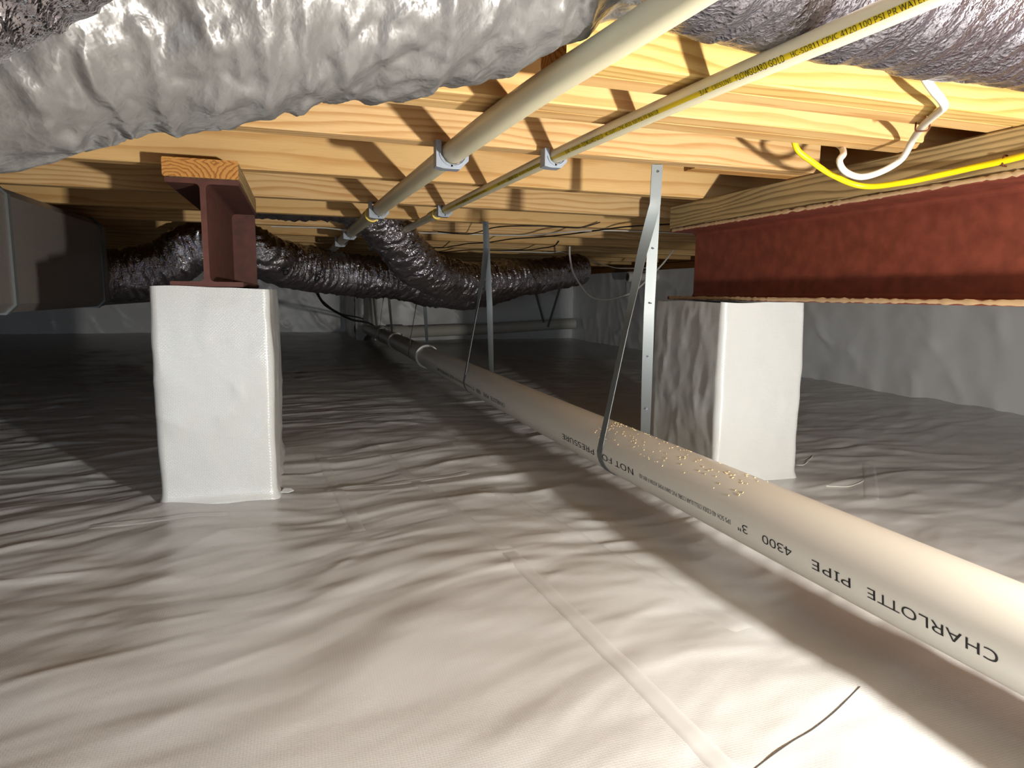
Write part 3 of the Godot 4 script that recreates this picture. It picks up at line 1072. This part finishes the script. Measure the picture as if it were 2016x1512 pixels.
func stripe(path: Array, r: float, z0: float, z1: float, ang: float, wide: float, parent: Node) -> void:
	var rows := []
	var uvs := []
	var k := 90
	for i in k + 1:
		var z := lerpf(z0, z1, i / float(k))
		var c := along(path, z)
		var row := PackedVector3Array()
		var ur := PackedVector2Array()
		for j in 9:
			var a := ang + (j / 8.0 - 0.5) * wide / r
			var lift := 0.0002
			row.append(Vector3(c.x, c.y, z) + Vector3(cos(a), sin(a), 0) * (r + lift))
			ur.append(Vector2(z, j))
		rows.append(row)
		uvs.append(ur)
	var mid := along(path, (z0 + z1) / 2.0)
	obj("yellow_stripe", sheet(rows, uvs, Vector3(cos(ang), sin(ang), 0)), M.stripe, parent)

func clamp_at(c: Vector3, z: float, r: float, label: String) -> void:
	var t := thing("pipe_clamp", label, "clamp", Vector3(c.x, c.y, z), "pipe clamps under the joists")
	var top := JOIST_Y - 0.002 - c.y
	var o := r + 0.0065
	var p := PackedVector2Array([Vector2(-o - 0.002, top), Vector2(-o - 0.002, -o * 0.95), Vector2(-o * 0.6, -o - 0.001), Vector2(o * 0.45, -o - 0.001), Vector2(o, -o * 0.5), Vector2(o + 0.001, r * 0.35), Vector2(r + 0.0005, r * 0.35)])
	for k in 17:
		var a := -PI * k / 16.0
		p.append(Vector2(cos(a), sin(a)) * (r + 0.0005))
	p.append(Vector2(-r - 0.0005, top))
	obj("cradle", extrude(p, -0.010, 0.012, M.clamp), null, t)
	# raised rib round the cradle's face
	var rows := PackedVector2Array()
	for k in 13:
		var a := -PI * (0.05 + 0.9 * k / 12.0)
		rows.append(Vector2(cos(a), sin(a)) * (r + 0.0045))
	for k in 13:
		var a := -PI * (0.95 - 0.9 * k / 12.0)
		rows.append(Vector2(cos(a), sin(a)) * (r + 0.0025))
	obj("rib", extrude(rows, 0.012, 0.0142, M.clamp), null, t)
	var sc := tube([Vector3(-o * 0.1, -o + 0.0035, 0.011), Vector3(-o * 0.1, -o + 0.0035, 0.0142)], 0.0016, 10)
	obj("screw", sc, M.ink, t)

# ------------------------------------------------------------------------------------------- hangers
# a flat strap through points, each with the direction its width takes
func strap(pts: Array, sides: Array, wide: float) -> ArrayMesh:
	var c := Curve3D.new()
	var dense := []
	var ds := []
	for i in pts.size() - 1:
		var a: Vector3 = pts[i]
		var b: Vector3 = pts[i + 1]
		var k := maxi(2, int(a.distance_to(b) / 0.01))
		for j in k:
			var f := j / float(k)
			dense.append(a.lerp(b, f))
			ds.append((sides[i] as Vector3).lerp(sides[i + 1], f).normalized())
	dense.append(pts[-1])
	ds.append(sides[-1])
	var rows := []
	var uvs := []
	for i in dense.size():
		var d: Vector3 = ((dense[mini(i + 1, dense.size() - 1)] as Vector3) - (dense[maxi(i - 1, 0)] as Vector3)).normalized()
		var w: Vector3 = ds[i]
		w = (w - d * w.dot(d)).normalized()
		var n := w.cross(d).normalized() * 0.0005
		var p: Vector3 = dense[i]
		var h := w * wide * 0.5
		rows.append(PackedVector3Array([p - h - n, p + h - n, p + h - n, p + h + n, p + h + n, p - h + n, p - h + n, p - h - n, p - h - n]))
		var u := PackedVector2Array()
		for k in 9:
			u.append(Vector2(i * 0.01, k * 0.01))
		uvs.append(u)
	var m := rows.size() / 2
	var mid: Vector3 = dense[m]
	return sheet(rows, uvs, mid, true)

func hanger(z: float, top: Vector3, wide: float, label: String, split: float, toward := Vector3(0.95, 0, 0.3)) -> void:
	var t := thing("hanger_strap", label, "strap", Vector3.ZERO, "metal hanger straps")
	var c := along(drain_path, z)
	var r := DRAIN_R + 0.0012
	var X := toward.normalized()
	# back leg: straight down behind the pipe
	var back := [top, Vector3(lerpf(top.x, c.x + r, 0.5), lerpf(top.y, c.y, 0.5), z), Vector3(c.x + r, c.y, z)]
	var Z := Vector3(0, 0, 1)
	obj("back_leg", strap(back, [X, X, Z.lerp(X, 0.35)], wide), M.steel, t)
	# loop under the pipe and up the near side to join the back leg
	var loop := []
	var sides := []
	for k in 15:
		var a := -PI * k / 14.0
		loop.append(Vector3(c.x + cos(a) * r, c.y + sin(a) * r, z))
		sides.append(Z)
	obj("cradle_loop", strap(loop, sides, wide), M.steel, t)
	var join := top.lerp(back[2], split)
	var up := [Vector3(c.x - r, c.y, z), Vector3(lerpf(c.x - r, join.x, 0.5), lerpf(c.y, join.y, 0.5), z), Vector3(lerpf(c.x - r, join.x, 0.8), lerpf(c.y, join.y, 0.8), z), join + Vector3(-0.002, 0, 0.003), top + Vector3(-0.001, 0, 0.003)]
	obj("front_leg", strap(up, [Z, Z, Z.lerp(X, 0.45), X, X], wide), M.steel, t)
	for k in 4:
		var d := top.lerp(back[2], 0.28 + 0.19 * k)
		obj("rivet", tube([d + Vector3(0, 0, -0.001), d + Vector3(-0.001, 0, 0.0022)], 0.0017, 8), M.clamp, t)
	obj("nail", tube([top + Vector3(0, -0.012, 0.001), top + Vector3(0, -0.012, 0.006)], 0.0022, 10), M.steel, t)

func hangers() -> void:
	hanger(-1.10, Vector3(0.616, 0.633, -1.088), 0.0195, "long pale metal strap hung from a joist, holding the drain pipe beside the bright pier", 0.13)
	hanger(-2.10, Vector3(0.582, 0.634, -2.12), 0.0185, "pale metal hanger strap forming a narrow V round the shadowed middle of the drain pipe", 0.17)
	hanger(-3.25, Vector3(0.57, 0.633, -3.29), 0.018, "thin metal hanger strap coming down below the foil ducts onto the drain pipe", 0.2)
	var bt := thing("hanger_strap", "dark V shaped hanger strap under the dim end of the far cross pipe", "strap", Vector3.ZERO, "metal hanger straps")
	obj("front_leg", strap([Vector3(1.86, 0.633, -5.38), Vector3(2.04, 0.16, -5.475)], [Vector3.RIGHT, Vector3.RIGHT], 0.02), M.steel, bt)
	obj("back_leg", strap([Vector3(2.20, 0.633, -5.38), Vector3(2.08, 0.12, -5.475)], [Vector3.RIGHT, Vector3.RIGHT], 0.02), M.steel, bt)
	hanger(-4.55, Vector3(0.555, 0.632, -4.58), 0.018, "hanger strap at the dark far end of the drain pipe, near its branch", 0.2)

# ------------------------------------------------------------------------------------------- cables
func cable(called: String, pts: Array, r: float, m: Material, label: String, flat := 1.0) -> MeshInstance3D:
	var o := obj(called, tube(smooth(pts, 0.006), r, 14, [], true, flat), m)
	tag(o, label, "cable")
	return o

func cables() -> void:
	var o := cable("cable", [Vector3(0.736, 0.665, -0.888), Vector3(0.745, 0.632, -0.886), Vector3(0.770, 0.614, -0.882), Vector3(0.814, 0.594, -0.88), Vector3(0.866, 0.579, -0.87), Vector3(0.892, 0.5785, -0.82), Vector3(0.912, 0.584, -0.77), Vector3(0.923, 0.588, -0.73), Vector3(0.9262, 0.590, -0.69), Vector3(0.9262, 0.595, -0.61), Vector3(0.926, 0.60, -0.45)], 0.0045, M.yellow, "bright yellow cable dipping from the joists onto the weathered plate of the long beam")
	obj("staple", staple_mesh(Vector3(0.928, 0.590, -0.69), Vector3(-1, 0, 0), Vector3(0, 1, 0), 0.014, 0.004), M.staple, o)
	o = cable("cable", [Vector3(0.650, 0.665, -0.585), Vector3(0.668, 0.650, -0.600), Vector3(0.690, 0.636, -0.605), Vector3(0.712, 0.629, -0.612), Vector3(0.738, 0.627, -0.63), Vector3(0.790, 0.629, -0.70), Vector3(0.842, 0.628, -0.762), Vector3(0.864, 0.608, -0.800), Vector3(0.848, 0.592, -0.820), Vector3(0.820, 0.584, -0.830), Vector3(0.800, 0.592, -0.840), Vector3(0.787, 0.606, -0.840), Vector3(0.803, 0.620, -0.850), Vector3(0.830, 0.640, -0.885), Vector3(0.85, 0.66, -0.93)], 0.0048, M.white_cable, "white cable hanging in a loop beside the yellow one")
	obj("staple", staple_mesh(Vector3(0.800, 0.629, -0.712), Vector3(0, -1, 0), Vector3(0.8, 0, 0.6), 0.016, 0.005), M.staple, o)
	cable("cable", [Vector3(-0.09, 0.631, -2.56), Vector3(-0.045, 0.631, -2.555), Vector3(0.093, 0.631, -2.535), Vector3(0.188, 0.622, -2.50), Vector3(0.310, 0.630, -2.545), Vector3(0.453, 0.631, -2.578), Vector3(0.580, 0.631, -2.55), Vector3(0.709, 0.631, -2.552), Vector3(0.847, 0.628, -2.463), Vector3(0.925, 0.628, -2.291), Vector3(1.042, 0.631, -2.20), Vector3(1.218, 0.631, -2.18), Vector3(1.45, 0.631, -2.17)], 0.0042, M.white_cable, "flat white cable running along the underside of the middle joists", 0.6)
	cable("cable", [Vector3(0.56, 0.631, -3.36), Vector3(0.690, 0.630, -3.342), Vector3(0.736, 0.628, -2.992), Vector3(0.805, 0.629, -2.893), Vector3(0.843, 0.628, -2.642), Vector3(0.905, 0.626, -2.508), Vector3(0.973, 0.628, -2.357), Vector3(1.010, 0.629, -2.190), Vector3(1.051, 0.629, -2.020), Vector3(1.2, 0.631, -1.85)], 0.0024, M.black_cable, "black cable crossing several joists behind the shorter hanger strap")
	cable("cable", [Vector3(0.56, 0.629, -3.75), Vector3(0.756, 0.628, -3.66), Vector3(0.858, 0.629, -3.40), Vector3(0.999, 0.629, -3.39), Vector3(1.117, 0.627, -3.243), Vector3(1.15, 0.629, -2.97), Vector3(1.16, 0.65, -2.93)], 0.0026, M.black_cable, "black cable farthest back under the joists above the foil ducts")
	cable("cable", [Vector3(0.495, 0.628, -2.47), Vector3(0.615, 0.625, -2.48), Vector3(0.653, 0.629, -2.219), Vector3(0.768, 0.629, -2.130), Vector3(0.92, 0.630, -2.14), Vector3(0.99, 0.65, -2.12)], 0.002, M.black_cable, "thin black cable beside the top of the shorter hanger strap")
	cable("cable", [Vector3(0.03, 0.50, -2.98), Vector3(0.059, 0.425, -3.02), Vector3(0.110, 0.343, -3.2), Vector3(0.25, 0.262, -3.6), Vector3(0.40, 0.215, -4.3), Vector3(0.50, 0.17, -4.9)], 0.006, M.black_cable, "thick black cable drooping from the foil duct to the far end of the drain pipe")
	cable("cable", [Vector3(0.04, 0.50, -3.08), Vector3(0.070, 0.425, -3.12), Vector3(0.096, 0.365, -3.3), Vector3(0.20, 0.287, -3.75), Vector3(0.36, 0.24, -4.5), Vector3(0.46, 0.20, -5.2)], 0.005, M.black_cable, "second black cable drooping just left of the thick one")
	cable("cable", [Vector3(1.236, 0.633, -2.98), Vector3(1.246, 0.585, -3.0), Vector3(1.270, 0.501, -3.0), Vector3(1.353, 0.400, -3.0), Vector3(1.450, 0.381, -3.0), Vector3(1.574, 0.412, -3.0), Vector3(1.635, 0.451, -3.0), Vector3(1.75, 0.56, -3.0), Vector3(1.80, 0.633, -2.98)], 0.0045, M.white_cable, "slack cable hanging in a wide U near the dark far right wall")
	cable("cable", [Vector3(0.95, 0.631, -3.40), Vector3(1.086, 0.628, -3.41), Vector3(1.292, 0.626, -3.38), Vector3(1.350, 0.633, -3.38), Vector3(1.683, 0.607, -3.7), Vector3(2.056, 0.586, -4.1), Vector3(2.38, 0.60, -4.15)], 0.003, M.white_cable, "thin pale wire trailing from the joists to the capped pipe")

func staple_mesh(at: Vector3, out: Vector3, across: Vector3, wide: float, high: float) -> ArrayMesh:
	var a := across.normalized() * wide / 2.0
	var h := out * high
	return tube(smooth([at - a - out * 0.006, at - a + h * 0.7, at - a * 0.6 + h * 1.1, at + a * 0.6 + h * 1.1, at + a + h * 0.7, at + a - out * 0.006], 0.002), 0.0011, 8)

# ------------------------------------------------------------------------------------------- litter
func thread(pts: Array, r: float, m: Material, label: String) -> void:
	var on := []
	for p in pts:
		on.append(Vector3(p.x, floor_y(p.x, p.y) + r * 0.9, p.y))
	var o := obj("thread", tube(smooth(on, 0.006), r, 8), m)
	tag(o, label, "thread")

func litter() -> void:
	var sc := PackedVector2Array([Vector2(-0.012, -0.004), Vector2(0.002, -0.007), Vector2(0.013, -0.002), Vector2(0.008, 0.005), Vector2(-0.006, 0.006)])
	var scrap := turned(extrude(sc, 0.0, 0.0022, M.wrap), Transform3D(Basis(Vector3(1, 0, 0), Vector3(0, 0.35, -0.94), Vector3(0, 0.94, 0.35)), Vector3(-0.036, floor_y(-0.036, -1.36) + 0.0045, -1.36)))
	tag(obj("plastic_scrap", scrap, null), "small white scrap of sheeting at the right foot of the left pier", "scrap")
	thread([Vector2(1.12, -1.28), Vector2(1.15, -1.27), Vector2(1.22, -1.32), Vector2(1.30, -1.40)], 0.0007, M.white_cable, "loose white thread lying on the liner right of the bright pier")
	thread([Vector2(1.06, -1.10), Vector2(1.11, -1.09), Vector2(1.17, -1.11), Vector2(1.21, -1.15)], 0.0007, M.white_cable, "loose white thread lying nearest the foot of the bright pier")
	thread([Vector2(0.3463, -0.4210), Vector2(0.3794, -0.4334), Vector2(0.4141, -0.4458), Vector2(0.4434, -0.4531), Vector2(0.4790, -0.4659), Vector2(0.5047, -0.4765), Vector2(0.5357, -0.4902)], 0.00045, M.thread_grey, "long grey hair-like thread on the liner in the bottom right corner")
